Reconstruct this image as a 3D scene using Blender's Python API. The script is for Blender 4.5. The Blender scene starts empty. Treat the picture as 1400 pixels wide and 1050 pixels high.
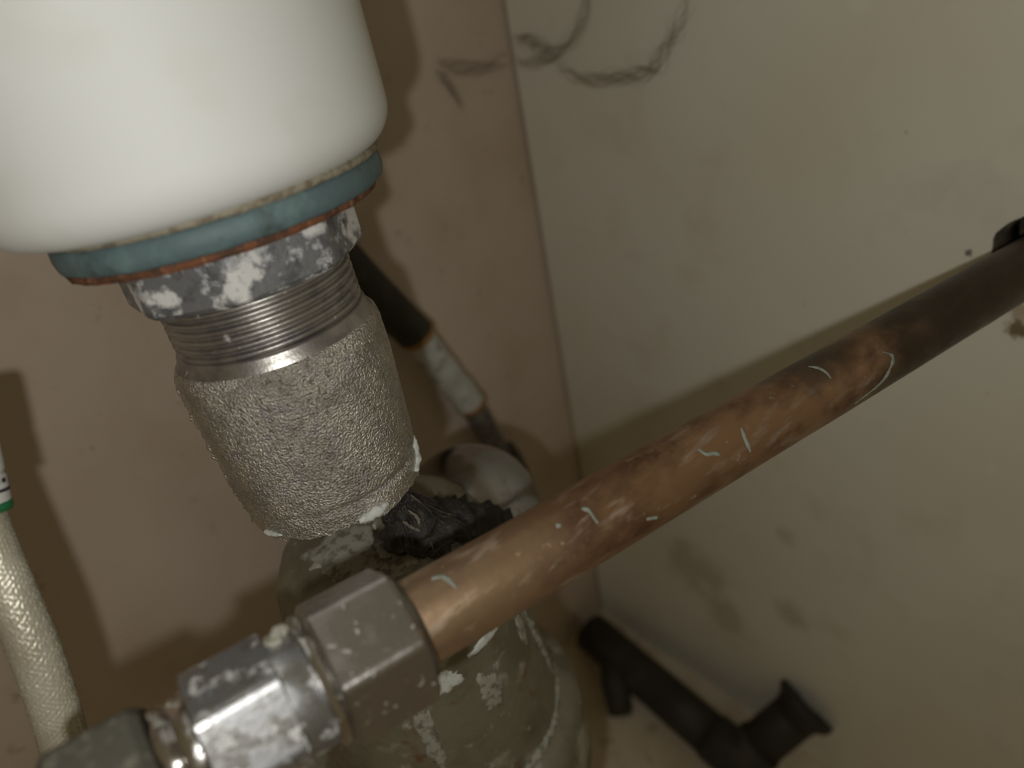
import bpy, bmesh, math, random
from mathutils import Vector, Matrix, noise
random.seed(7)
S = bpy.context.scene
COL = S.collection

# ------------------------------------------------------------------ camera
cam_d = bpy.data.cameras.new('camera')
cam = bpy.data.objects.new('camera', cam_d); COL.objects.link(cam)
cr = Vector((0.7130, -0.6801, -0.1702)); cu = Vector((0.4953, 0.3167, 0.8090)); cf = Vector((0.4963, 0.6611, -0.5627))
cam.matrix_world = Matrix(((cr.x, cu.x, -cf.x, 0.0), (cr.y, cu.y, -cf.y, 0.0), (cr.z, cu.z, -cf.z, 0.4268), (0, 0, 0, 1)))
cam_d.sensor_fit = 'HORIZONTAL'; cam_d.sensor_width = 36.0; cam_d.lens = 36.0 * 1051 / 1400
cam_d.clip_start = 0.005; cam_d.clip_end = 20
cam_d.dof.use_dof = True; cam_d.dof.focus_distance = 0.165; cam_d.dof.aperture_fstop = 9.5
S.camera = cam

# ------------------------------------------------------------------ light
world = bpy.data.worlds.new('world'); S.world = world; world.use_nodes = True
bg = world.node_tree.nodes['Background']
bg.inputs[0].default_value = (1.0, 0.79, 0.44, 1); bg.inputs[1].default_value = 0.122
fl = bpy.data.lights.new('phone_flash', 'POINT'); fl.energy = 0.475; fl.color = (1.0, 0.985, 0.94); fl.shadow_soft_size = 0.0022
flo = bpy.data.objects.new('phone_flash', fl); flo.location = (-0.0182, 0.0031, 0.4144); COL.objects.link(flo)
S.view_settings.view_transform = 'Standard'; S.view_settings.look = 'None'
S.view_settings.gamma = 1.0; S.view_settings.use_curve_mapping = False; S.view_settings.exposure = 0.0

# ------------------------------------------------------------------ materials
def mat(name, base, metallic=0.0, rough=0.5, patches=(), bumps=(), spec=0.5, stains=()):
    """patches: (colour, scale, lo, hi, detail, rough, metallic, stretch) noise patches over the base colour."""
    m = bpy.data.materials.new(name); m.use_nodes = True
    nt = m.node_tree; N = nt.nodes; L = nt.links; b = N['Principled BSDF']
    tc = N.new('ShaderNodeTexCoord')
    b.inputs['Specular IOR Level'].default_value = spec
    def rgb(c):
        n = N.new('ShaderNodeRGB'); n.outputs[0].default_value = (*c, 1); return n.outputs[0]
    def val(v):
        n = N.new('ShaderNodeValue'); n.outputs[0].default_value = v; return n.outputs[0]
    def mixc(f, a, c):
        n = N.new('ShaderNodeMix'); n.data_type = 'RGBA'; L.new(f, n.inputs[0]); L.new(a, n.inputs[6]); L.new(c, n.inputs[7]); return n.outputs[2]
    def mixf(f, a, c):
        n = N.new('ShaderNodeMix'); L.new(f, n.inputs[0]); L.new(a, n.inputs[2]); L.new(c, n.inputs[3]); return n.outputs[0]
    col, ro, me = rgb(base), val(rough), val(metallic)
    def noise_fac(scale, lo, hi, detail, stretch=None, seed=0.0):
        mp = N.new('ShaderNodeMapping'); L.new(tc.outputs['Object'], mp.inputs[0])
        mp.inputs['Location'].default_value = (seed * .37, seed * .11, seed * .23)
        if stretch: mp.inputs['Scale'].default_value = stretch
        n = N.new('ShaderNodeTexNoise'); n.inputs['Scale'].default_value = scale; n.inputs['Detail'].default_value = detail
        n.inputs['Roughness'].default_value = 0.6
        L.new(mp.outputs[0], n.inputs['Vector'])
        r = N.new('ShaderNodeMapRange'); r.inputs[1].default_value = lo; r.inputs[2].default_value = hi
        r.clamp = True; L.new(n.outputs[0], r.inputs[0]); return r.outputs[0]
    for i, p in enumerate(patches):
        p = tuple(p) + (None,) * (8 - len(p))
        f = noise_fac(p[1], p[2], p[3], p[4] or 3, p[7], i + 1.0)
        col = mixc(f, col, rgb(p[0]))
        if p[5] is not None: ro = mixf(f, ro, val(p[5]))
        if p[6] is not None: me = mixf(f, me, val(p[6]))
    for (c, pos, rad, amt) in stains:          # soft-edged spots of dirt at fixed places
        v = N.new('ShaderNodeVectorMath'); v.operation = 'DISTANCE'; L.new(tc.outputs['Object'], v.inputs[0]); v.inputs[1].default_value = pos
        nn = N.new('ShaderNodeTexNoise'); nn.inputs['Scale'].default_value = 1.6 / rad; nn.inputs['Detail'].default_value = 4
        L.new(tc.outputs['Object'], nn.inputs['Vector'])
        ma = N.new('ShaderNodeMath'); ma.operation = 'MULTIPLY_ADD'; L.new(nn.outputs[0], ma.inputs[0]); ma.inputs[1].default_value = rad * 1.6
        L.new(v.outputs['Value'], ma.inputs[2])
        r = N.new('ShaderNodeMapRange'); r.inputs[1].default_value = rad * 1.25; r.inputs[2].default_value = rad * 1.9
        r.inputs[3].default_value = amt; r.inputs[4].default_value = 0.0; L.new(ma.outputs[0], r.inputs[0])
        col = mixc(r.outputs[0], col, rgb(c))
    L.new(col, b.inputs['Base Color']); L.new(ro, b.inputs['Roughness']); L.new(me, b.inputs['Metallic'])
    prev = None
    for (scale, dist, strength, stretch) in bumps:
        mp = N.new('ShaderNodeMapping'); L.new(tc.outputs['Object'], mp.inputs[0])
        if stretch: mp.inputs['Scale'].default_value = stretch
        n = N.new('ShaderNodeTexNoise'); n.inputs['Scale'].default_value = scale; n.inputs['Detail'].default_value = 4
        L.new(mp.outputs[0], n.inputs['Vector'])
        bp = N.new('ShaderNodeBump'); bp.inputs['Strength'].default_value = strength; bp.inputs['Distance'].default_value = dist
        L.new(n.outputs[0], bp.inputs['Height'])
        if prev: L.new(prev, bp.inputs['Normal'])
        prev = bp.outputs[0]
    if prev: L.new(prev, b.inputs['Normal'])
    return m

M = {}
M['wall'] = mat('brown_painted_wall', (0.57, 0.475, 0.395), 0, 0.75,
    [((0.52, 0.42, 0.33), 28, .45, .72, 3), ((0.34, 0.27, 0.20), 110, .63, .75, 4), ((0.64, 0.54, 0.46), 9, .5, .7, 2)],
    [(350, .0004, .25, None)], spec=.25)
stain = (0.06, 0.035, 0.015)
M['panel'] = mat('off_white_laminate', (0.76, 0.745, 0.655), 0, 0.42,
    [((0.70, 0.67, 0.54), 7, .42, .65, 2), ((0.67, 0.64, 0.54), 30, .55, .75, 4), ((0.48, 0.42, 0.30), 130, .73, .80, 4)],
    [(60, .0003, .12, None)], spec=.35,
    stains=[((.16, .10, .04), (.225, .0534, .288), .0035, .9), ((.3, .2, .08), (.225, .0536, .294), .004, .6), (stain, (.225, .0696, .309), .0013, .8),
            ((.40, .35, .24), (.225, .118, .105), .010, .5), ((.40, .36, .24), (.225, .175, .10), .022, .55), ((.42, .38, .24), (.225, .123, .156), .006, .4),
            ((.40, .35, .23), (.225, .155, .075), .016, .5), ((.80, .78, .72), (.225, .108, .377), .003, .5), ((.80, .78, .72), (.225, .0514, .2345), .003, .3)])
M['panel_core'] = mat('chipboard_and_hole_dark', (0.05, 0.042, 0.03), 0, .9, [((.10, .08, .05), 400, .45, .65, 3)])  # near-black: cut panel edge, and the painted darkness inside the pipe hole
M['floor'] = mat('dusty_base_board', (0.66, 0.58, 0.44), 0, 0.7,
    [((0.48, 0.40, 0.27), 22, .42, .68, 4), ((0.28, 0.22, 0.14), 70, .60, .76, 4)], [(200, .0005, .2, None)], spec=.2)
M['ceramic'] = mat('white_glazed_ceramic', (0.655, 0.672, 0.655), 0, 0.60, [((0.60, 0.605, 0.572), 45, .5, .75, 3)], spec=.3)
M['putty'] = mat('old_putty', (0.27, 0.245, 0.18), 0, .85, [((.16, .13, .09), 350, .5, .62, 3)], [(900, .0005, .8, None)])
M['rubber'] = mat('blue_green_rubber', (0.090, 0.140, 0.150), 0, .6,
    [((0.13, 0.20, 0.20), 160, .5, .7, 3), ((0.045, 0.06, 0.055), 90, .56, .7, 3)], [(700, .0003, .4, None)])
M['rust'] = mat('rusty_steel', (0.17, 0.065, 0.028), .1, .85, [((0.075, 0.035, 0.02), 300, .48, .6, 4), ((.30, .14, .06), 420, .58, .7, 4)], [(1200, .0004, .7, None)])
M['nut_chalk'] = mat('limescaled_grey_zinc', (0.22, 0.225, 0.235), .55, .5,
    [((0.13, 0.135, 0.15), 240, .5, .62, 4), ((0.62, 0.62, 0.60), 110, .53, .60, 5, .85, 0.0), ((.42, .43, .44), 420, .56, .68, 4, .8, 0)], [(700, .0004, .35, None)])
M['thread'] = mat('dull_plated_brass', (0.40, 0.385, 0.36), .9, .36,
    [((0.27, 0.255, 0.25), 160, .46, .62, 3, .45), ((.55, .55, .54), 260, .64, .74, 4, .7, .1)], [(1500, .0002, .25, None)])
M['cast'] = mat('rough_cast_brass', (0.66, 0.635, 0.58), .95, .29,
    [((0.44, 0.42, 0.38), 130, .45, .62, 3, .40), ((0.52, 0.50, 0.51), 240, .55, .66, 3), ((.26, .24, .20), 1100, .55, .68, 3, .55)], [(2100, .0009, .9, None), (900, .0005, .3, None)])
M['scale_white'] = mat('white_limescale', (0.60, 0.62, 0.58), 0, .9, [((.42, .46, .42), 500, .5, .65, 3)], [(1500, .0004, .6, None)])
M['scale_grey'] = mat('grey_limescale', (0.34, 0.335, 0.28), 0, .9, [((.16, .15, .11), 420, .5, .62, 4)], [(1500, .0004, .7, None)])
M['trap'] = mat('corroded_chrome', (0.235, 0.222, 0.165), .35, .42,
    [((0.17, 0.155, 0.105), 55, .45, .62, 4, .55), ((0.15, 0.075, 0.03), 90, .60, .72, 4, .8, .1), ((0.40, 0.39, 0.325), 42, .56, .66, 5, .9, 0),
     ((.34, .34, .30), 160, .61, .70, 5, .9, 0)], [(500, .0005, .4, None), (110, .001, .3, None)])
M['chrome'] = mat('polished_chrome', (0.60, 0.58, 0.56), 1.0, .13,
    [((0.50, 0.485, 0.47), 200, .5, .64, 4, .26), ((.42, .41, .38), 480, .62, .70, 4, .6, .4)], [(600, .0001, .12, None)])
M['chrome_scaled'] = mat('water_spotted_chrome', (0.42, 0.42, 0.415), .92, .27,
    [((0.30, 0.305, 0.315), 240, .46, .60, 4, .46), ((.42, .43, .41), 300, .55, .64, 5, .8, .1), ((.30, .22, .18), 200, .66, .73, 3, .7, .2)], [(900, .0002, .25, None)])
M['chrome_dull'] = mat('dulled_chrome', (0.42, 0.40, 0.385), .97, .26, [((.34, .32, .30), 200, .5, .65, 4, .36), ((.45, .44, .40), 700, .64, .72, 4, .6, .3)], [(500, .0002, .2, None)])
M['dark_chrome'] = mat('darkened_chrome', (0.38, 0.375, 0.38), 1.0, .2, [((.30, .295, .29), 120, .5, .65, 3, .26)], [(300, .0003, .15, None)])
M['verdigris'] = mat('pale_green_verdigris', (0.22, 0.245, 0.205), 0, .85, [((.15, .17, .13), 700, .5, .62, 3)])
M['copper'] = mat('tarnished_copper', (0.37, 0.225, 0.132), .85, .38,
    [((0.19, 0.105, 0.065), 60, .46, .66, 4, .48, None, (1, 2.2, 2.2)), ((0.42, 0.275, 0.16), 95, .54, .70, 4, .36),
     ((0.34, 0.26, 0.20), 200, .57, .68, 5, .55, .6, (.35, 1.5, 1.5)), ((.28, .24, .18), 420, .66, .74, 4, .8, .3)],
    [(500, .0003, .2, None)],
    stains=[((.52, .40, .27), (-.082, .013, .010), .022, .35), ((.07, .048, .032), (.012, .002, .008), .014, .75), ((.055, .04, .027), (.034, -.006, -.002), .021, .85), ((.055, .04, .027), (.047, -.009, -.005), .022, .88), ((.055, .038, .026), (.066, -.012, -.008), .022, .9), ((.055, .038, .026), (.078, -.013, -.002), .022, .9), ((.06, .042, .028), (.056, -.008, .003), .018, .85), ((.065, .05, .04), (.040, -.002, .007), .011, .75), ((.06, .042, .028), (.104, -.016, -.004), .026, .9),  # lighter spot at the nut end, darker spots towards the panel hole
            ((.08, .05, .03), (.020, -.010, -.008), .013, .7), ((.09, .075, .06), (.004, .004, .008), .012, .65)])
M['brass'] = mat('yellow_brass', (0.30, 0.21, 0.10), .9, .35)
M['dark_nut'] = mat('blackened_metal', (0.11, 0.105, 0.085), .6, .5, [((.19, .18, .14), 300, .55, .7, 4, .7)], [(700, .0003, .3, None)])
M['black'] = mat('dusty_black_plastic', (0.036, 0.033, 0.028), 0, .6, [((.06, .054, .04), 60, .5, .7, 4)], spec=.3)
M['black_hose'] = mat('black_rubber_hose', (0.028, 0.026, 0.020), 0, .65, [((.05, .045, .03), 90, .5, .7, 4)])
M['tape'] = mat('white_thread_tape', (0.50, 0.51, 0.48), 0, .7, [((.22, .23, .20), 110, .53, .66, 3)], [(400, .0008, .5, (1, 1, 3))])
M['orange'] = mat('orange_sealant', (0.30, 0.16, 0.04), 0, .6)
M['grey_metal'] = mat('dull_grey_metal', (0.22, 0.21, 0.21), .7, .42, [((.12, .115, .12), 150, .5, .65, 3)])
M['gunk'] = mat('black_gunk', (0.030, 0.027, 0.024), 0, .5, [((.10, .09, .075), 420, .58, .70, 5, .7)], [(1400, .0008, .9, None)])
M['hair'] = mat('matted_dark_hair', (0.055, 0.047, 0.040), 0, .4, [((.24, .21, .175), 260, .56, .70, 4)])
M['beige'] = mat('beige_flake', (0.20, 0.17, 0.135), 0, .9)
M['braid'] = mat('braided_steel', (0.60, 0.565, 0.46), .45, .42, [((.42, .38, .28), 60, .45, .68, 4), ((.16, .14, .10), 130, .64, .74, 4, .7, 0)])
M['white_plastic'] = mat('white_plastic', (0.62, 0.62, 0.60), 0, .4, [((.45, .44, .40), 150, .55, .7, 3)])
M['green'] = mat('green_plastic', (0.02, 0.16, 0.06), 0, .4)
M['ink'] = mat('black_ink', (0.03, 0.03, 0.03), 0, .6)
M['web'] = mat('dusty_cobweb', (0.34, 0.30, 0.23), 0, 1.0, spec=0)

# ------------------------------------------------------------------ mesh helpers
def V(*a): return Vector(a)

class MB:
    def __init__(self): self.v = []; self.f = []
    def add(self, verts, faces):
        o = len(self.v); self.v += [Vector(p) for p in verts]; self.f += [tuple(i + o for i in q) for q in faces]
WO = {}

def build(mb, name, material, parent=None, origin=(0, 0, 0), smooth=True, angle=None):
    """Link the collected geometry as one mesh object; children share their parent's world origin."""
    off = WO[parent.name] if parent is not None else Vector(origin)
    me = bpy.data.meshes.new(name); me.from_pydata([tuple(p - off) for p in mb.v], [], mb.f); me.update()
    bm = bmesh.new(); bm.from_mesh(me); bmesh.ops.recalc_face_normals(bm, faces=bm.faces); bm.to_mesh(me); bm.free()
    me.materials.append(material)
    ob = bpy.data.objects.new(name, me); COL.objects.link(ob)
    if parent is not None: ob.parent = parent
    else: ob.location = off
    WO[ob.name] = off
    if smooth:
        for p in me.polygons: p.use_smooth = True
        if angle is not None: me.set_sharp_from_angle(angle=math.radians(angle))
    return ob

def empty(name, loc):
    e = bpy.data.objects.new(name, None); COL.objects.link(e); e.location = loc; e.empty_display_size = .01
    WO[e.name] = Vector(loc); return e
def tag(o, label=None, cat=None, group=None, kind=None):
    if label: o['label'] = label
    if cat: o['category'] = cat
    if group: o['group'] = group
    if kind: o['kind'] = kind
    return o

def frame(axis):
    a = Vector(axis).normalized(); t = Vector((0, 0, 1)) if abs(a.z) < .9 else Vector((1, 0, 0))
    x = t.cross(a).normalized(); return x, a.cross(x).normalized(), a

def revolve(mb, origin, axis, rfun, hs, seg, cap0=True, cap1=True, x=None):
    """Surface of rings at heights hs along axis; rfun(theta, h) is the radius (or (radius, dh))."""
    o = Vector(origin); fx, fy, fz = frame(axis)
    if x is not None:
        fx = (Vector(x) - fz * Vector(x).dot(fz)).normalized(); fy = fz.cross(fx)
    vs = []
    for h in hs:
        for i in range(seg):
            t = 2 * math.pi * i / seg; r = rfun(t, h); dh = 0
            if isinstance(r, tuple): r, dh = r
            vs.append(o + fz * (h + dh) + (fx * math.cos(t) + fy * math.sin(t)) * r)
    n = len(hs); fs = []
    for j in range(n - 1):
        for i in range(seg):
            k = (i + 1) % seg; fs.append((j * seg + i, j * seg + k, (j + 1) * seg + k, (j + 1) * seg + i))
    if cap0: fs.append(tuple(range(seg))[::-1])
    if cap1: fs.append(tuple((n - 1) * seg + i for i in range(seg)))
    mb.add(vs, fs)

def lathe(mb, origin, axis, prof, seg=64, closed=False, noise_amp=0.0, noise_scale=500, x=None):
    """Profile points (radius, height) turned about the axis."""
    o = Vector(origin); fx, fy, fz = frame(axis)
    if x is not None:
        fx = (Vector(x) - fz * Vector(x).dot(fz)).normalized(); fy = fz.cross(fx)
    vs = []; n = len(prof)
    for (r, h) in prof:
        for i in range(seg):
            t = 2 * math.pi * i / seg; d = fx * math.cos(t) + fy * math.sin(t)
            p = o + fz * h + d * r
            if noise_amp: p = p + d * noise_amp * noise.fractal(p * noise_scale, 1.0, 2.0, 3)
            vs.append(p)
    fs = []
    for j in range(n if closed else n - 1):
        jj = (j + 1) % n
        for i in range(seg):
            k = (i + 1) % seg; fs.append((j * seg + i, j * seg + k, jj * seg + k, jj * seg + i))
    if not closed:
        fs.append(tuple(range(seg))[::-1]); fs.append(tuple((n - 1) * seg + i for i in range(seg)))
    mb.add(vs, fs)

def hexnut(mb, origin, axis, h0, h1, R, phase, chamfer=.0006, k=.10, up=None, sides=6):
    """Hexagonal prism with slightly rounded corners and chamfered ends."""
    o = Vector(origin); fx, fy, fz = frame(axis)
    if up is not None:
        fy = (Vector(up) - fz * Vector(up).dot(fz)).normalized(); fx = fy.cross(fz)
    ring = []
    for i in range(sides):
        c, p, n = [(math.cos(phase + 2 * math.pi * (i + q) / sides) * R, math.sin(phase + 2 * math.pi * (i + q) / sides) * R) for q in (0, -1, 1)]
        p1 = (c[0] + (p[0] - c[0]) * k, c[1] + (p[1] - c[1]) * k); p2 = (c[0] + (n[0] - c[0]) * k, c[1] + (n[1] - c[1]) * k)
        for q in range(6):
            t = q / 5; ring.append(tuple(p1[a] * (1 - t) ** 2 + 2 * c[a] * t * (1 - t) + p2[a] * t * t for a in (0, 1)))
    ap = R * math.cos(math.pi / sides)
    hs = [(h0, 1), (h0 + chamfer, 0), (h1 - chamfer, 0), (h1, 1)]
    vs = []
    for (h, c) in hs:
        for (a, b) in ring:
            s = 1.0
            if c:
                l = math.hypot(a, b); s = min(1.0, (ap * 1.02) / l) * .985
            vs.append(o + fz * h + fx * a * s + fy * b * s)
    n = len(ring); fs = []
    for j in range(3):
        for i in range(n):
            q = (i + 1) % n; fs.append((j * n + i, j * n + q, (j + 1) * n + q, (j + 1) * n + i))
    fs.append(tuple(range(n))[::-1]); fs.append(tuple(3 * n + i for i in range(n)))
    mb.add(vs, fs)

def smooth_path(pts, sub=8):
    P = [Vector(p) for p in pts]; out = []
    for i in range(len(P) - 1):
        p0 = P[max(i - 1, 0)]; p1 = P[i]; p2 = P[i + 1]; p3 = P[min(i + 2, len(P) - 1)]
        for k in range(sub):
            t = k / sub
            out.append(.5 * ((2 * p1) + (p2 - p0) * t + (2 * p0 - 5 * p1 + 4 * p2 - p3) * t * t + (3 * p1 - p0 - 3 * p2 + p3) * t ** 3))
    out.append(P[-1]); return out

def tube(mb, pts, rad, seg=16, cap=True, lump=0.0, lump_scale=500):
    """Round tube along a path; rad is a number or a list with one radius for each point."""
    n = len(pts); R = rad if isinstance(rad, (list, tuple)) else [rad] * n
    T = [(pts[min(i + 1, n - 1)] - pts[max(i - 1, 0)]).normalized() for i in range(n)]
    x, _, _ = frame(T[0]); vs = []
    for i in range(n):
        x = (x - T[i] * x.dot(T[i])).normalized(); y = T[i].cross(x)
        for k in range(seg):
            t = 2 * math.pi * k / seg; d = x * math.cos(t) + y * math.sin(t); p = pts[i] + d * R[i]
            if lump: p = p + d * lump * noise.fractal(p * lump_scale, 1.0, 2.0, 3)
            vs.append(p)
    fs = []
    for j in range(n - 1):
        for i in range(seg):
            k = (i + 1) % seg; fs.append((j * seg + i, j * seg + k, (j + 1) * seg + k, (j + 1) * seg + i))
    if cap: fs.append(tuple(range(seg))[::-1]); fs.append(tuple((n - 1) * seg + i for i in range(seg)))
    mb.add(vs, fs)

def box(mb, lo, hi):
    a, b = lo, hi
    vs = [(x, y, z) for x in (a[0], b[0]) for y in (a[1], b[1]) for z in (a[2], b[2])]
    mb.add(vs, [(0, 1, 3, 2), (4, 6, 7, 5), (0, 4, 5, 1), (2, 3, 7, 6), (0, 2, 6, 4), (1, 5, 7, 3)])

def lerp(pr, x):
    if x <= pr[0][0]: return pr[0][1]
    for (a, b), (c, d) in zip(pr, pr[1:]):
        if x <= c: return b + (d - b) * (x - a) / (c - a)
    return pr[-1][1]

# ------------------------------------------------------------------ setting
WX, WY = 0.225, 0.254
mb = MB(); box(mb, (-.75, WY, -.02), (.30, WY + .02, .75))
tag(build(mb, 'wall_back', M['wall'], smooth=False), 'brown painted wall behind the pipes, specked with dirt', None, None, 'structure')
mb = MB(); box(mb, (-.75, -.40, -.02), (.30, WY, 0.0))
tag(build(mb, 'floor', M['floor'], smooth=False), 'dusty brown board at the bottom of the cabinet', None, None, 'structure')

PD = V(0.98411, -0.16510, -0.06528).normalized(); P0 = V(0.03219, 0.08299, 0.32518)
def pipe_at(s): return P0 + PD * s
hole = pipe_at((WX - P0.x) / PD.x)
def panel_with_hole():
    mb = MB(); n = 40; th = .016
    inner = []; outer = []
    y0, y1, z0, z1 = -.40, WY - .0022, 0.0, .75
    for i in range(n):
        t = 2 * math.pi * i / n
        r = .0128 * (1 + .10 * noise.noise(Vector((math.cos(t) * 2.2, math.sin(t) * 2.2, 3.1))))
        inner.append((hole.y + math.cos(t) * r * 1.05, hole.z + math.sin(t) * r))
    # outer boundary sampled along the same directions so that quads join it to the hole
    for i in range(n):
        t = 2 * math.pi * i / n; c, s = math.cos(t), math.sin(t); k = 1e9
        if c > 1e-9: k = min(k, (y1 - hole.y) / c)
        if c < -1e-9: k = min(k, (y0 - hole.y) / c)
        if s > 1e-9: k = min(k, (z1 - hole.z) / s)
        if s < -1e-9: k = min(k, (z0 - hole.z) / s)
        outer.append((hole.y + c * k, hole.z + s * k))
    for (y, z) in ((y1, z1), (y0, z1), (y0, z0), (y1, z0)):      # snap the nearest sample onto each corner
        j = min(range(n), key=lambda q: (outer[q][0] - y) ** 2 + (outer[q][1] - z) ** 2); outer[j] = (y, z)
    vs = []
    for x in (WX, WX + th):
        vs += [(x, y, z) for (y, z) in inner] + [(x, y, z) for (y, z) in outer]
    fs = []
    for i in range(n):
        k = (i + 1) % n
        fs.append((i, k, n + k, n + i)); fs.append((2 * n + i, 3 * n + i, 3 * n + k, 2 * n + k))
        fs.append((n + i, n + k, 3 * n + k, 3 * n + i))
        fs.append((i, 2 * n + i, 2 * n + k, k))
    mb.add(vs, fs); return mb
pn = tag(build(panel_with_hole(), 'wall_right', M['panel'], smooth=False), 'off-white cabinet side panel with a round hole for the copper pipe', None, None, 'structure')
mb = MB()
lathe(mb, (WX + .0008, hole.y, hole.z), (1, 0, 0), [(.0139, 0), (.0139, .016), (.0118, .016), (.0120, 0)], 40, True, .0007, 400)
build(mb, 'hole_edge', M['panel_core'], pn)
mb = MB(); box(mb, (WX + .016, hole.y - .05, hole.z - .05), (WX + .020, hole.y + .05, hole.z + .05))  # near-black plate added behind the hole to stand for its shaded depth
build(mb, 'hole_dark_plate', M['panel_core'], pn, smooth=False)

# ------------------------------------------------------------------ basin
W0 = V(0.0514, 0.1475, 0.3611)                 # middle of the drain's thread
AX = V(-0.0458, -0.1314, -0.9903).normalized() # drain axis, pointing down; the basin hangs slightly out of plumb
LEFT = V(-.7236, .690, 0); FACE = V(-.33, -.94, 0)
bc = W0 + LEFT * .0030 - AX * .0222
prof = [(.020, .004), (.0205, .0006), (.022, 0), (.0280, 0)]
for k in range(9):
    a = math.pi / 2 * k / 8; prof.append((.0312 + .0083 * math.sin(a), .0085 * (1 - math.cos(a))))
prof += [(.0396, .014), (.0397, .022), (.0398, .030), (.0400, .036), (.0407, .0395), (.0425, .0425), (.0465, .0455), (.055, .051), (.068, .060), (.080, .073), (.089, .090), (.094, .113), (.098, .138), (.0985, .140),
         (.096, .1415), (.091, .138), (.085, .113), (.075, .086), (.06, .070), (.040, .060), (.022, .056), (.020, .053)]
mb = MB(); lathe(mb, bc, -AX, prof, 128, True)
ba = build(mb, 'wash_basin', M['ceramic'], origin=bc)
tag(ba, 'underside of a white glazed ceramic washbasin above the metal drain', 'washbasin')

# ------------------------------------------------------------------ basin waste
ws = empty('basin_drain', W0 + AX * .05)
tag(ws, 'rough cast metal basin drain with threaded neck under the white ceramic', 'drain')
G0 = W0 + LEFT * .0002
mb = MB(); lathe(mb, G0, AX, [(.0235, -.0236), (.0310, -.0236), (.0324, -.0229), (.0324, -.0220), (.0315, -.0214), (.0235, -.0214)], 160, True, .0004, 520)
build(mb, 'putty_bead', M['putty'], ws)
mb = MB(); lathe(mb, G0, AX, [(.0210, -.0218), (.0313, -.0218), (.0321, -.0210), (.0323, -.0190), (.0319, -.0172), (.0310, -.0166), (.0210, -.0166)], 128, True, .0003, 180)
build(mb, 'rubber_washer', M['rubber'], ws)['label'] = 'blue-green rubber sealing washer'
mb = MB(); lathe(mb, G0 + LEFT * .0006, AX, [(.0210, -.0168), (.0303, -.0168), (.0309, -.0161), (.0304, -.0151), (.0210, -.0151)], 140, True, .0006, 420)
build(mb, 'steel_washer', M['rust'], ws)['label'] = 'thin rusty steel washer'
mb = MB(); hexnut(mb, G0, AX, -.0154, -.0046, .0246, math.radians(52), .0011, up=FACE, sides=8)
nut = build(mb, 'lock_nut', M['nut_chalk'], ws, smooth=False); nut['label'] = 'grey lock nut crusted with white limescale'
# threaded neck: a helical thread on a tube
P = .00185
def thr(t, h):
    ph = ((h / P) - t / (2 * math.pi)) % 1.0
    tri = 1 - abs(2 * ph - 1); tri = min(1, tri * 1.5)
    return .0190 + .0009 * tri * (1 if h < .0065 else max(0, 1 - (h - .0065) / .001))
mb = MB(); hs = [-.022 + i * .00015 for i in range(int(.0300 / .00015))]
revolve(mb, W0, AX, thr, hs, 120, False, False)
lathe(mb, W0, AX, [(.0170, -.022), (.0170, .012)], 48)
build(mb, 'threaded_neck', M['thread'], ws)
mb = MB(); lathe(mb, W0, AX, [(.018, .0064), (.0199, .0064), (.0203, .0070), (.0205, .0082), (.0213, .0092), (.0213, .0112), (.018, .0112)], 110, True)
build(mb, 'shoulder_ring', M['thread'], ws)
bp = [(.0088, .0209), (.0098, .0218), (.0120, .0222), (.020, .0221), (.029, .0216), (.038, .0210), (.0445, .0205), (.049, .0200), (.060, .0195)]
def cast(t, h):
    r = lerp(bp, h); q = Vector((math.cos(t) * r, math.sin(t) * r, h))
    amp = min(1, max(0, (h - .0098) / .003))
    n1 = noise.fractal(q * 1100, .7, 2.1, 2); n2 = noise.noise(q * 130)
    seam = math.exp(-((t - 5.80) / .03) ** 2) * (.0006 + .0007 * noise.noise(q * 700))       # casting seam down one side
    edge = max(0, (h - .0455)) * (.35 * noise.noise(Vector((math.cos(t) * 2.6, math.sin(t) * 2.6, 5))) + .25 * noise.noise(Vector((math.cos(t) * 9, math.sin(t) * 9, 1))))
    dip = -.0007 * math.exp(-((h - .0440) / .0010) ** 2) * max(0, math.cos(t - 3.6))           # groove above the broken lip
    return (r + amp * (.00011 * n1 + .00013 * n2) + amp * seam + dip, edge)
mb = MB(); hs = [.0088 + i * .00027 for i in range(int(.0405 / .00027) + 1)]
revolve(mb, W0, AX, cast, hs, 460, False, False, x=LEFT)
lathe(mb, W0, AX, [(.0192, .0488), (.0175, .0480), (.0172, .0115)], 96)
body = build(mb, 'cast_body', M['cast'], ws)
def flake(parent, name, material, pts, rad, lump=.0004, seg=10, sub=6, scale=900):
    mb = MB(); p = smooth_path(pts, sub); n = len(p)
    R = [rad * (.35 + .65 * math.sin(math.pi * (i + .5) / n)) * (1 + .5 * noise.noise(p[i] * 600)) for i in range(n)]
    tube(mb, p, R, seg, True, lump, scale); return build(mb, name, material, parent)
def ring_pt(ax, r, z, deg): a = math.radians(deg); return V(ax.x + r * math.cos(a), ax.y + r * math.sin(a), z)
_fx = (LEFT - AX * LEFT.dot(AX)).normalized(); _fy = AX.cross(_fx)
def body_pt(r, s_, deg): a = math.radians(deg); return W0 + AX * s_ + (_fx * math.cos(a) + _fy * math.sin(a)) * r
# limescale on the broken lip
flake(body, 'limescale_flake', M['scale_white'], [body_pt(.0202, .0484, a) for a in (-118, -125, -132, -139)], .0012)
flake(body, 'limescale_flake', M['scale_white'], [body_pt(.0204, h, a) for a, h in ((-172, .0480), (-180, .0470), (-187, .0450), (-191, .0425))], .0009)
flake(body, 'limescale_flake', M['scale_white'], [body_pt(.0203, .0480, a) for a in (-52, -60, -68)], .0006)

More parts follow.
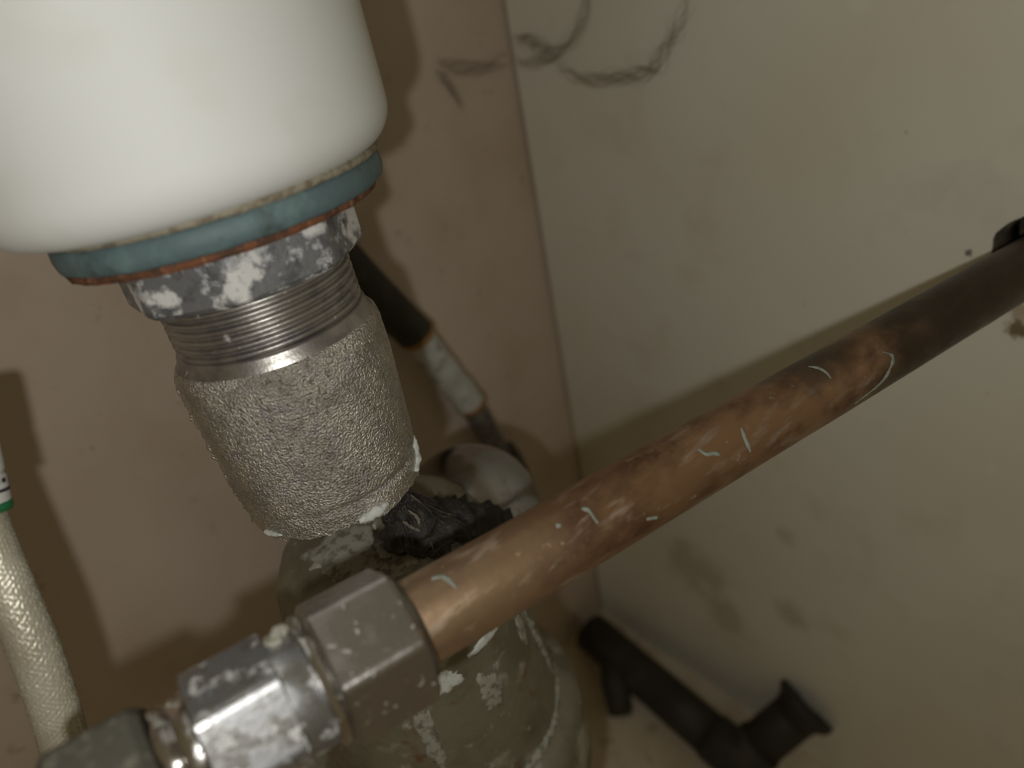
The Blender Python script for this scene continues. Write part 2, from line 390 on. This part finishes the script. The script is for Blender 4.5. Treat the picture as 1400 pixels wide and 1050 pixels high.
# ------------------------------------------------------------------ trap
TC = V(0.0550, 0.1440, 0)
tr = empty('drain_trap', (TC.x, TC.y, .10))
tag(tr, 'corroded metal drain trap with flaking limescale behind the copper pipe', 'drain trap')
tp = [(.0003, .270), (.0003, .2905), (.0100, .2903), (.0180, .2895), (.0235, .2880), (.0270, .2850), (.0294, .2800), (.0308, .2730), (.0320, .264), (.0333, .252), (.0345, .238), (.0358, .226), (.0366, .217), (.0367, .2135), (.0358, .2120)]
mb = MB(); lathe(mb, TC, (0, 0, 1), tp + [(.030, .212), (.028, .25)], 128, True, .0007, 110)
tb = build(mb, 'trap_body', M['trap'], tr)
mb = MB(); lathe(mb, TC, (0, 0, 1), [(.030, .2135), (.038, .2125), (.0425, .2085), (.0438, .203), (.0440, .180), (.0425, .176), (.030, .175)], 128, True, .0005, 120)
build(mb, 'collar_nut', M['trap'], tr)
mb = MB(); lathe(mb, TC, (0, 0, 1), [(.036, .178), (.0365, .150), (.035, .125), (.029, .108), (.017, .100), (.004, .099)], 96, False, .0004, 120)
build(mb, 'trap_cup', M['trap'], tr)
EL = V(0.0896, 0.1533, 0.2629)
mb = MB(); tube(mb, smooth_path([(.070, .150, .205), (.080, .152, .240), EL, (.1030, .182, .235), (.1180, .222, .175), (.1224, .2540, .135)], 8), .0150, 40, True, .0003, 130)
build(mb, 'outlet_arm', M['trap'], tr)
mb = MB(); pr = []
for k in range(25):
    a = math.pi * (k + .25) / 24.5; pr.append((.0215 * math.sin(a), -.0185 * math.cos(a)))
lathe(mb, EL, V(-.25, -.45, .86), pr, 72)
build(mb, 'elbow_cap', M['dark_chrome'], tr)['label'] = 'shiny domed chrome elbow'
# flaking rim around the lower edge and patches on the face
flake(tb, 'limescale_rim', M['scale_grey'], [ring_pt(TC, .0366, .2136, a) for a in range(-150, 15, 9)], .0015, .0005, 10, 5)
flake(tb, 'limescale_rim', M['scale_grey'], [ring_pt(TC, .0326, .2620, -50), ring_pt(TC, .0337, .2480, -46), ring_pt(TC, .0352, .2330, -43), ring_pt(TC, .0367, .2170, -40)], .0010, .0006)
def crust(parent, name, material, cen, rad, th, seed, sx=1, sz=1):
    """Irregular thin crust lying on the trap's round face."""
    mb = MB(); n = 56; c = Vector(cen); out = V(c.x - TC.x, c.y - TC.y, 0).normalized(); tx = V(-out.y, out.x, 0)
    rings = []
    for k, (f, h) in enumerate(((1.0, -.0012), (.96, .4), (.75, 1.0), (.40, 1.05))):
        for i in range(n):
            a = 2 * math.pi * i / n
            r = rad * f * (1 + .55 * noise.noise(Vector((math.cos(a) * 1.5 + seed, math.sin(a) * 1.5, seed))) + .38 * noise.noise(Vector((math.cos(a) * 4 + seed, math.sin(a) * 4, 2))) + .2 * noise.noise(Vector((math.cos(a) * 11 + seed, math.sin(a) * 11, 4))))
            dx, dz = math.cos(a) * r * sx, math.sin(a) * r * sz
            z = c.z + dz; base = lerp([(q[1], q[0]) for q in reversed(tp[3:14])], z)
            ang = math.atan2(out.y, out.x) + dx / base
            hh = -.0012 if k == 0 else th * h * (1 + .5 * noise.noise(Vector((dx, dz, seed)) * 700))
            rings.append(V(TC.x + math.cos(ang) * (base + hh), TC.y + math.sin(ang) * (base + hh), z))
    fs = []
    for k in range(3):
        for i in range(n):
            q = (i + 1) % n; fs.append((k * n + i, k * n + q, (k + 1) * n + q, (k + 1) * n + i))
    fs.append(tuple(3 * n + i for i in range(n))); mb.add(rings, fs)
    return build(mb, name, material, parent)
crust(tb, 'limescale_crust', M['scale_white'], (.0455, .1118, .2635), .0040, .0007, 1.3, 1.2, .8)
crust(tb, 'limescale_crust', M['scale_grey'], (.0378, .1149, .2480), .0050, .0006, 4.1, .55, 2.6)
crust(tb, 'limescale_crust', M['scale_grey'], (.0560, .1105, .2500), .0045, .0003, 7.7, .8, 1.6)
crust(tb, 'limescale_crust', M['scale_grey'], (.0730, .1170, .2540), .0030, .0005, 9.2, .7, 2.0)
crust(tb, 'limescale_crust', M['scale_white'], (.0600, .1107, .2665), .0028, .0006, 2.4, 2.2, .45)
crust(tb, 'limescale_crust', M['scale_grey'], (.0330, .1190, .2745), .0055, .0003, 5.5, 1.6, .8)
crust(tb, 'limescale_crust', M['scale_grey'], (.0347, .1332, .2760), .0085, .0003, 6.3, 1.0, .9)
crust(tb, 'limescale_crust', M['scale_grey'], (.0400, .1230, .2800), .0070, .0003, 8.1, 1.2, .6)

def crust_top(parent, name, material, cx, cy, rad, seed, th=.0004):
    """Thin pale deposit on the rounded top of the trap."""
    mb = MB(); n = 60; vs = []; zr = [(q[0], q[1]) for q in tp[1:10]]
    for f, h in ((1.0, -.0008), (.97, .5), (.8, 1.0), (.5, 1.0), (.2, 1.0)):
        for i in range(n):
            a = 2 * math.pi * i / n; d = Vector((math.cos(a), math.sin(a), 0))
            r = rad * f * (1 + .5 * noise.noise(d * 1.6 + Vector((seed, 0, 0))) + .35 * noise.noise(d * 4 + Vector((0, seed, 0))) + .18 * noise.noise(d * 11 + Vector((0, 0, seed))))
            x, y = cx + d.x * r, cy + d.y * r
            rr = min(math.hypot(x - TC.x, y - TC.y), .0305)
            vs.append(V(x, y, lerp(zr, rr) + (h if h < 0 else th * h)))
    fs = [(k * n + i, k * n + (i + 1) % n, (k + 1) * n + (i + 1) % n, (k + 1) * n + i) for k in range(4) for i in range(n)]
    fs.append(tuple(4 * n + i for i in range(n))); mb.add(vs, fs)
    return build(mb, name, material, parent)
crust_top(tb, 'limescale_crust', M['scale_grey'], .0455, .1440, .0100, 3.2)
crust_top(tb, 'limescale_crust', M['scale_grey'], .0430, .1310, .0085, 6.9)
crust_top(tb, 'limescale_crust', M['scale_grey'], .0560, .1330, .0060, 1.4)

# ------------------------------------------------------------------ chrome wall flange
ec = V(.1215, WY, .1290)
mb = MB(); pr = []
for k in range(15):
    a = math.pi / 2 * k / 14; pr.append((.060 * math.cos(a) if k < 14 else .0165, .032 * math.sin(a)))
pr = [(.0615, 0), (.0618, .001), (.0608, .0022)] + [(r, h + .002) for r, h in pr[1:12]] + [(.0165, .0335), (.0160, .030), (.0160, 0)]
lathe(mb, ec, (0, -1, 0), pr, 96, True)
e = build(mb, 'wall_flange', M['chrome'], origin=ec)
tag(e, 'domed chrome pipe cover plate on the brown wall behind the trap', 'cover plate')

# ------------------------------------------------------------------ matted hair in the drain
gk = empty('hair_clog', (.066, .138, .272))
tag(gk, 'matted black hair and grime hanging between drain and trap', 'hair clog')
mb = MB()
tube(mb, smooth_path([(.0585, .1345, .3080), (.0600, .1340, .3000), (.0605, .1340, .2930), (.0610, .1340, .2850), (.0630, .1340, .2770)], 10),
     [.0020 + .0085 * min(1, i / 32) for i in range(41)], 28, True, .0026, 320)
tube(mb, smooth_path([(.0580, .1350, .2860), (.0645, .1330, .2845), (.0725, .1310, .2790), (.0800, .1300, .2725), (.0850, .1290, .2680)], 12),
     [.0085 + .003 * math.sin(math.pi * i / 48) - .003 * (i / 48) ** 2 for i in range(49)], 30, True, .0034, 330)
gm = build(mb, 'gunk_mass', M['gunk'], gk)
mb = MB()
for k in range(190):
    t = random.random(); a = V(.0588 + random.uniform(-.002, .003), .1318 + random.uniform(-.002, .003), .306 - t * .010)
    b = a + V(random.gauss(.002, .0035), random.gauss(-.0015, .002), -random.uniform(.008, .020))
    c = b + V(random.gauss(.003, .004), random.gauss(-.001, .002), -random.uniform(.002, .012))
    if c.z < .268: c.z = .268 + random.random() * .006
    tube(mb, smooth_path([a, (a + b) / 2 + V(random.gauss(0, .001), random.gauss(0, .001), 0), b, c], 4), random.choice((.00008, .00012, .00018)), 4, True)
for k in range(150):
    u = random.random(); a = V(.056 + .026 * u, random.uniform(.122, .133), .292 - .018 * u + random.uniform(-.002, .001))
    b = a + V(random.gauss(.001, .004), random.gauss(0, .003), random.gauss(0, .0012)); c = b + V(random.gauss(0, .003), random.gauss(0, .003), random.gauss(-.0015, .001))
    tube(mb, smooth_path([a, b, c], 4), random.choice((.00008, .00012, .0002)), 4, True)
hs_ = build(mb, 'hair_strands', M['hair'], gk); hs_['kind'] = 'stuff'
for pts, r in (([(.0565, .1290, .3010), (.0578, .1283, .2985), (.0592, .1277, .2960)], .0005), ([(.0585, .1285, .3035), (.0597, .1277, .3005), (.0594, .1273, .2985)], .0004),
               ([(.0570, .1275, .2890), (.0590, .1265, .2870), (.0610, .1262, .2850)], .0006)):
    flake(gk, 'beige_flake', M['beige'], pts, r, .0003)

# ------------------------------------------------------------------ copper pipe
cp = empty('copper_pipe', pipe_at(.095))
tag(cp, 'tarnished brown copper pipe running from the chrome nut into the side panel', 'pipe')
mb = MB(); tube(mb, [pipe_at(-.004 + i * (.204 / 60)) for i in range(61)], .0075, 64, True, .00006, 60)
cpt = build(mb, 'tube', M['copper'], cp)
streaks = [[(0.1289, 0.0669, 0.3265), (0.1297, 0.0652, 0.3263), (0.1299, 0.0633, 0.3257), (0.1295, 0.0619, 0.3248)],
 [(0.1461, 0.0586, 0.3233), (0.1477, 0.0571, 0.3218), (0.1463, 0.0565, 0.3201), (0.1427, 0.0566, 0.3178), (0.1387, 0.0574, 0.317), (0.1341, 0.0583, 0.3165)],
 [(0.0924, 0.0691, 0.3279), (0.0929, 0.0677, 0.3269), (0.0946, 0.0669, 0.3263), (0.0953, 0.0662, 0.3256)],
 [(0.1033, 0.0667, 0.3268), (0.1023, 0.0651, 0.3253), (0.1021, 0.0638, 0.3227)],
 [(0.0656, 0.0748, 0.3302), (0.0663, 0.0737, 0.3298), (0.0661, 0.0725, 0.329), (0.066, 0.0715, 0.328)],
 [(0.0596, 0.0754, 0.3304), (0.0605, 0.0748, 0.3302)],
 [(0.0373, 0.0821, 0.3326), (0.0388, 0.0811, 0.3324), (0.0391, 0.079, 0.3319), (0.0391, 0.0781, 0.3315)],
 [(0.075, 0.0681, 0.3236), (0.0774, 0.0676, 0.3224)]]
for st in streaks:
    pts = []
    for p in smooth_path(st, 6):
        ax = pipe_at((p - P0).dot(PD)); pts.append(ax + (p - ax).normalized() * .00742)
    n = len(pts); mb = MB()
    tube(mb, pts, [.00046 * (.45 + .55 * math.sin(math.pi * (i + .5) / n)) * (1 + .6 * noise.noise(pts[i] * 900)) for i in range(n)], 8)
    build(mb, 'verdigris_streak', M['verdigris'], cpt)

# ------------------------------------------------------------------ compression fitting
UPV = V(.4953, .3167, .8090)
cfm = empty('compression_fitting', pipe_at(-.028) - V(0, 0, .012))
tag(cfm, 'chrome compression fitting with hexagonal nuts on the end of the copper pipe', 'pipe fitting')
def hexp(deg): return math.radians(deg)
mb = MB(); hexnut(mb, P0, PD, -.0162, -.0015, .0128, hexp(51), .0009, k=.09, up=UPV)
build(mb, 'nut', M['chrome_dull'], cfm, smooth=False)
mb = MB(); lathe(mb, P0, PD, [(.0078, -.0016), (.0095, -.0016), (.0092, -.0006), (.0078, -.0006)], 48, True)
build(mb, 'nut_lip', M['dark_nut'], cfm)
mb = MB(); lathe(mb, P0, PD, [(.006, -.0180), (.0104, -.0180), (.0109, -.0176), (.0109, -.0168), (.0104, -.0162), (.006, -.0162)], 72, True)
build(mb, 'flange_ring', M['chrome'], cfm, angle=40)
mb = MB(); lathe(mb, P0, PD, [(.006, -.0240), (.0098, -.0240), (.0098, -.0186), (.0092, -.0178), (.006, -.0178)], 72, True)
build(mb, 'collar', M['chrome_scaled'], cfm, angle=40)
mb = MB(); hexnut(mb, P0, PD, -.0350, -.0222, 0.0115, hexp(20), .0004, up=UPV)
build(mb, 'body', M['chrome_scaled'], cfm, smooth=False)
mb = MB(); lathe(mb, P0, PD, [(.005, -.0410), (.0082, -.0410), (.0086, -.0404), (.0086, -.0386), (.0079, -.0380), (.0084, -.0376), (.0089, -.0369), (.0089, -.0352), (.005, -.0346)], 72, True)
build(mb, 'end_collar', M['chrome'], cfm, angle=40)
mb = MB(); hexnut(mb, P0, PD, -.0540, -.0408, .0117, hexp(90 + 8), .0012, up=UPV)
build(mb, 'end_nut', M['dark_nut'], cfm, smooth=False)
def fit_pt(s, r, deg):
    fy = (UPV - PD * UPV.dot(PD)).normalized(); fx = fy.cross(PD); a = math.radians(deg)
    return P0 + PD * s + (fx * math.cos(a) + fy * math.sin(a)) * r
flake(cfm, 'limescale_lump', M['scale_grey'], [fit_pt(-.0215, .0098, 104), fit_pt(-.0200, .0103, 97), fit_pt(-.0188, .0101, 90)], .0013, .0008)
flake(cfm, 'verdigris_edge', M['verdigris'], [fit_pt(-.0171, .0109, a) for a in (-12, -22, -32, -42, -50)], .0006, .0002)

# ------------------------------------------------------------------ braided hose
hp = [(-.0050, .1544, .3638), (-.0086, .1508, .3546), (-.0112, .1481, .3474), (-.0139, .1433, .3358), (-.0168, .1382, .3220), (-.0205, .1353, .3082), (-.0246, .1334, .2952), (-.0298, .1327, .2809), (-.036, .134, .262)]
bh = empty('braided_hose', hp[-1])
tag(bh, 'braided metal flexible hose with white end sleeve at the left edge', 'hose')
path = smooth_path(hp[1:], 40)
def braid(path, R, nstr, seg, pitch):
    n = len(path); T = [(path[min(i + 1, n - 1)] - path[max(i - 1, 0)]).normalized() for i in range(n)]
    x, _, _ = frame(T[0]); vs = []; acc = 0.0
    for i in range(n):
        if i: acc += (path[i] - path[i - 1]).length
        x = (x - T[i] * x.dot(T[i])).normalized(); y = T[i].cross(x)
        for k in range(seg):
            t = 2 * math.pi * k / seg
            u = t * nstr / (2 * math.pi) + acc / pitch; v = t * nstr / (2 * math.pi) - acc / pitch
            over = (math.floor(u) + math.floor(v)) % 2 == 0
            h = abs(math.sin(math.pi * u)) if over else abs(math.sin(math.pi * v))
            vs.append(path[i] + (x * math.cos(t) + y * math.sin(t)) * (R + .00042 * h))
    fs = [(j * seg + i, j * seg + (i + 1) % seg, (j + 1) * seg + (i + 1) % seg, (j + 1) * seg + i) for j in range(n - 1) for i in range(seg)]
    mb = MB(); mb.add(vs, fs); return mb
build(braid(path, .0039, 18, 144, .0010), 'braided_jacket', M['braid'], bh)
fa = (V(*hp[0]) - V(*hp[2])).normalized(); fb = V(*hp[2])
mb = MB(); lathe(mb, fb, fa, [(.0042, .0004), (.0050, .0006), (.0054, .0014), (.0054, .0058), (.0050, .0064), (.0054, .0070), (.0054, .0165), (.0049, .0175), (.0035, .0176)], 64, True)
fe = build(mb, 'end_sleeve', M['white_plastic'], bh, angle=40)
mb = MB(); lathe(mb, fb, fa, [(.0040, -.0006), (.0054, -.0004), (.0056, .0004), (.0055, .0012), (.0040, .0012)], 64, True)
build(mb, 'green_ring', M['green'], bh)
def on_sleeve(h, deg, r=.00543):
    x, y, z = frame(fa); a = math.radians(deg); return fb + z * h + (x * math.cos(a) + y * math.sin(a)) * r
view = V(.40, -.86, .0)
x_, y_, z_ = frame(fa); base_deg = math.degrees(math.atan2(view.dot(y_), view.dot(x_)))
for (h0, h1, d0, d1) in ((.0030, .0036, -40, 60), (.0046, .0054, 10, 18), (.0046, .0054, 24, 36), (.0046, .0054, -20, 2), (.0095, .0120, 2, 24)):
    mb = MB(); n = 10
    vs = [on_sleeve(h, base_deg + d0 + (d1 - d0) * i / n, r) for r in (.0052, .00546) for h in (h0, h1) for i in range(n + 1)]
    m = n + 1; fs = []
    for i in range(n):
        fs += [(2 * m + i, 2 * m + i + 1, 3 * m + i + 1, 3 * m + i), (i, m + i, m + i + 1, i + 1), (i, i + 1, 2 * m + i + 1, 2 * m + i), (m + i, 3 * m + i, 3 * m + i + 1, m + i + 1)]
    fs += [(0, 2 * m, 3 * m, m), (n, m + n, 3 * m + n, 2 * m + n)]
    mb.add(vs, fs); build(mb, 'printed_mark', M['ink'], fe)

# ------------------------------------------------------------------ supply hose behind the drain
sp = [V(.1060, .2400, .3420), V(.1215, .2400, .3067), V(.1377, .2405, .2736), V(.1466, .2410, .2500), V(.1553, .2412, .2275), V(.1620, .2415, .2010), V(.1665, .2420, .1830)]
sh = empty('supply_hose', sp[-1])
tag(sh, 'black supply hose with a white taped joint against the brown wall', 'hose')
mb = MB(); tube(mb, smooth_path([V(.085, .238, .385), sp[0], sp[1], sp[2]], 10), .0078, 32); build(mb, 'black_sleeve', M['black_hose'], sh)
q = smooth_path(sp[2:5], 14); n = len(q)
mb = MB(); tube(mb, q, [.0066 * (1 + .10 * noise.noise(p * 160)) for p in q], 28, True, .0006, 300); build(mb, 'taped_joint', M['tape'], sh)
mb = MB(); lathe(mb, sp[4] + V(.0002, 0, -.0005), (sp[5] - sp[4]), [(.004, -.001), (.0070, -.001), (.0074, .0003), (.0070, .0018), (.004, .0018)], 32, True); build(mb, 'sealant_ring', M['orange'], sh)
mb = MB(); lathe(mb, sp[2], (sp[3] - sp[2]), [(.004, -.001), (.0080, -.001), (.0082, .0003), (.0076, .0018), (.004, .0018)], 32, True); build(mb, 'sealant_ring', M['orange'], sh)
mb = MB(); tube(mb, smooth_path(sp[4:7], 8), .0056, 28); build(mb, 'metal_tail', M['grey_metal'], sh)
mb = MB(); d = (sp[6] - sp[5]).normalized(); hexnut(mb, sp[6], d, -.004, .010, .0105, .3, .001); build(mb, 'end_nut', M['dark_nut'], sh, smooth=False)
mb = MB(); lathe(mb, sp[6], d, [(.004, .009), (.0085, .009), (.0088, .020), (.004, .021)], 32, True); build(mb, 'tail_collar', M['black_hose'], sh)

# ------------------------------------------------------------------ black pipe on the cabinet floor
bpz = .0145
bk = empty('floor_pipe', (.192, .16, 0))
tag(bk, 'black bent pipe with flared end lying on the cabinet floor by the panel', 'pipe')
A = V(.2245, .1065, .0426); B = V(.190, .124, bpz); C = V(.2010, .2400, bpz)
mb = MB(); tube(mb, [A, A + (B - A) * .8], .0118, 32); build(mb, 'short_arm', M['black'], bk)
ax = (B - A).normalized()
mb = MB(); lathe(mb, A, ax, [(.006, -.0010), (.0160, -.0010), (.0165, .0006), (.0160, .0030), (.0128, .0060), (.0118, .011), (.006, .011)], 48, True); build(mb, 'flared_end', M['black'], bk)
bend = [A + (B - A) * .70, A + (B - A) * .9]
for k in range(9):
    t = k / 8; p0, p1, p2 = A + (B - A) * .82, B, B + (C - B) * .10
    bend.append(p0 * (1 - t) ** 2 + 2 * p1 * t * (1 - t) + p2 * t * t)
bend = [bend[0]] + bend[2:] + [B + (C - B) * .16]
mb = MB(); tube(mb, bend, .0131, 36); build(mb, 'elbow', M['black'], bk)
mb = MB(); tube(mb, [B + (C - B) * t for t in (.12, .4, .7, 1.0)], .0120, 32); build(mb, 'long_arm', M['black'], bk)
D = B + (C - B) * .80
mb = MB(); tube(mb, [D, V(.184, .206, .012), V(.173, .193, .0085)], [.0105, .0085, .0072], 28); build(mb, 'side_stub', M['black'], bk)

# ------------------------------------------------------------------ white clip at the hole
k0 = V(WX - .0015, hole.y + .0035, hole.z + .0100)
mb = MB(); box(mb, (WX - .004, hole.y - .006, hole.z + .0086), (WX + .008, hole.y + .0022, hole.z + .0118))
cl = build(mb, 'pipe_clip', M['white_plastic'], origin=(WX, hole.y, hole.z + .0086), smooth=False)
bv = cl.modifiers.new('bevel', 'BEVEL'); bv.width = .0006; bv.segments = 2
tag(cl, 'small white plastic wedge beside the copper pipe in the panel hole', 'plastic wedge')

# ------------------------------------------------------------------ cobwebs
webs = [('dusty cobweb strand looping down the panel nearest the corner', [[(0.2235, 0.2046, 0.3857), (0.2235, 0.2089, 0.3739), (0.223, 0.2162, 0.365), (0.2225, 0.2277, 0.3594), (0.222, 0.2407, 0.3562), (0.2235, 0.2505, 0.3573)],
          [(0.2235, 0.2275, 0.3602), (0.2225, 0.2366, 0.3640), (0.2235, 0.2490, 0.3650)]]),
        ('faint dusty cobweb curving across the panel farther from the corner', [[(0.2235, 0.1633, 0.3803), (0.2235, 0.1681, 0.3705), (0.223, 0.1748, 0.3611), (0.2225, 0.18, 0.3553), (0.222, 0.1935, 0.3529), (0.2225, 0.2117, 0.3511), (0.223, 0.2228, 0.3541), (0.2235, 0.2263, 0.3602)]]),
        ('dusty cobweb strands hanging on the brown wall beside the corner', [[(0.2225, 0.2530, 0.3572), (0.2076, 0.2525, 0.358), (0.1948, 0.2525, 0.3616), (0.186, 0.2530, 0.3659)], [(0.1853, 0.2530, 0.3635), (0.1894, 0.2525, 0.356), (0.1938, 0.2530, 0.347)]])]
for lab, paths in webs:
    mb = MB(); o = Vector(paths[0][-1])
    for j, pa in enumerate(paths):
        for k in range(34):
            p = smooth_path(pa, 7); s = random.uniform(0, 100)
            q = [v + Vector((noise.noise(v * 90 + Vector((s, 0, 0))) * .0008, noise.noise(v * 90 + Vector((0, s, 0))) * .0062, noise.noise(v * 90 + Vector((0, 0, s))) * .0055)) for v in p]
            for v in q: v.x = min(v.x, WX - .0003); v.y = min(v.y, WY - .0003)
            a, b = sorted((random.random(), random.random())); i0, i1 = int(a * len(q) * .6), len(q) - int((1 - b) * len(q) * .6)
            q = q[i0:max(i0 + 4, i1)]
            if len(q) > 2: tube(mb, q, random.choice((.000025, .00004, .00006)), 4)
        e = Vector(pa[-1])
    tag(build(mb, 'cobweb', M['web'], origin=o), lab, 'cobweb', 'dusty cobwebs in the upper corner')
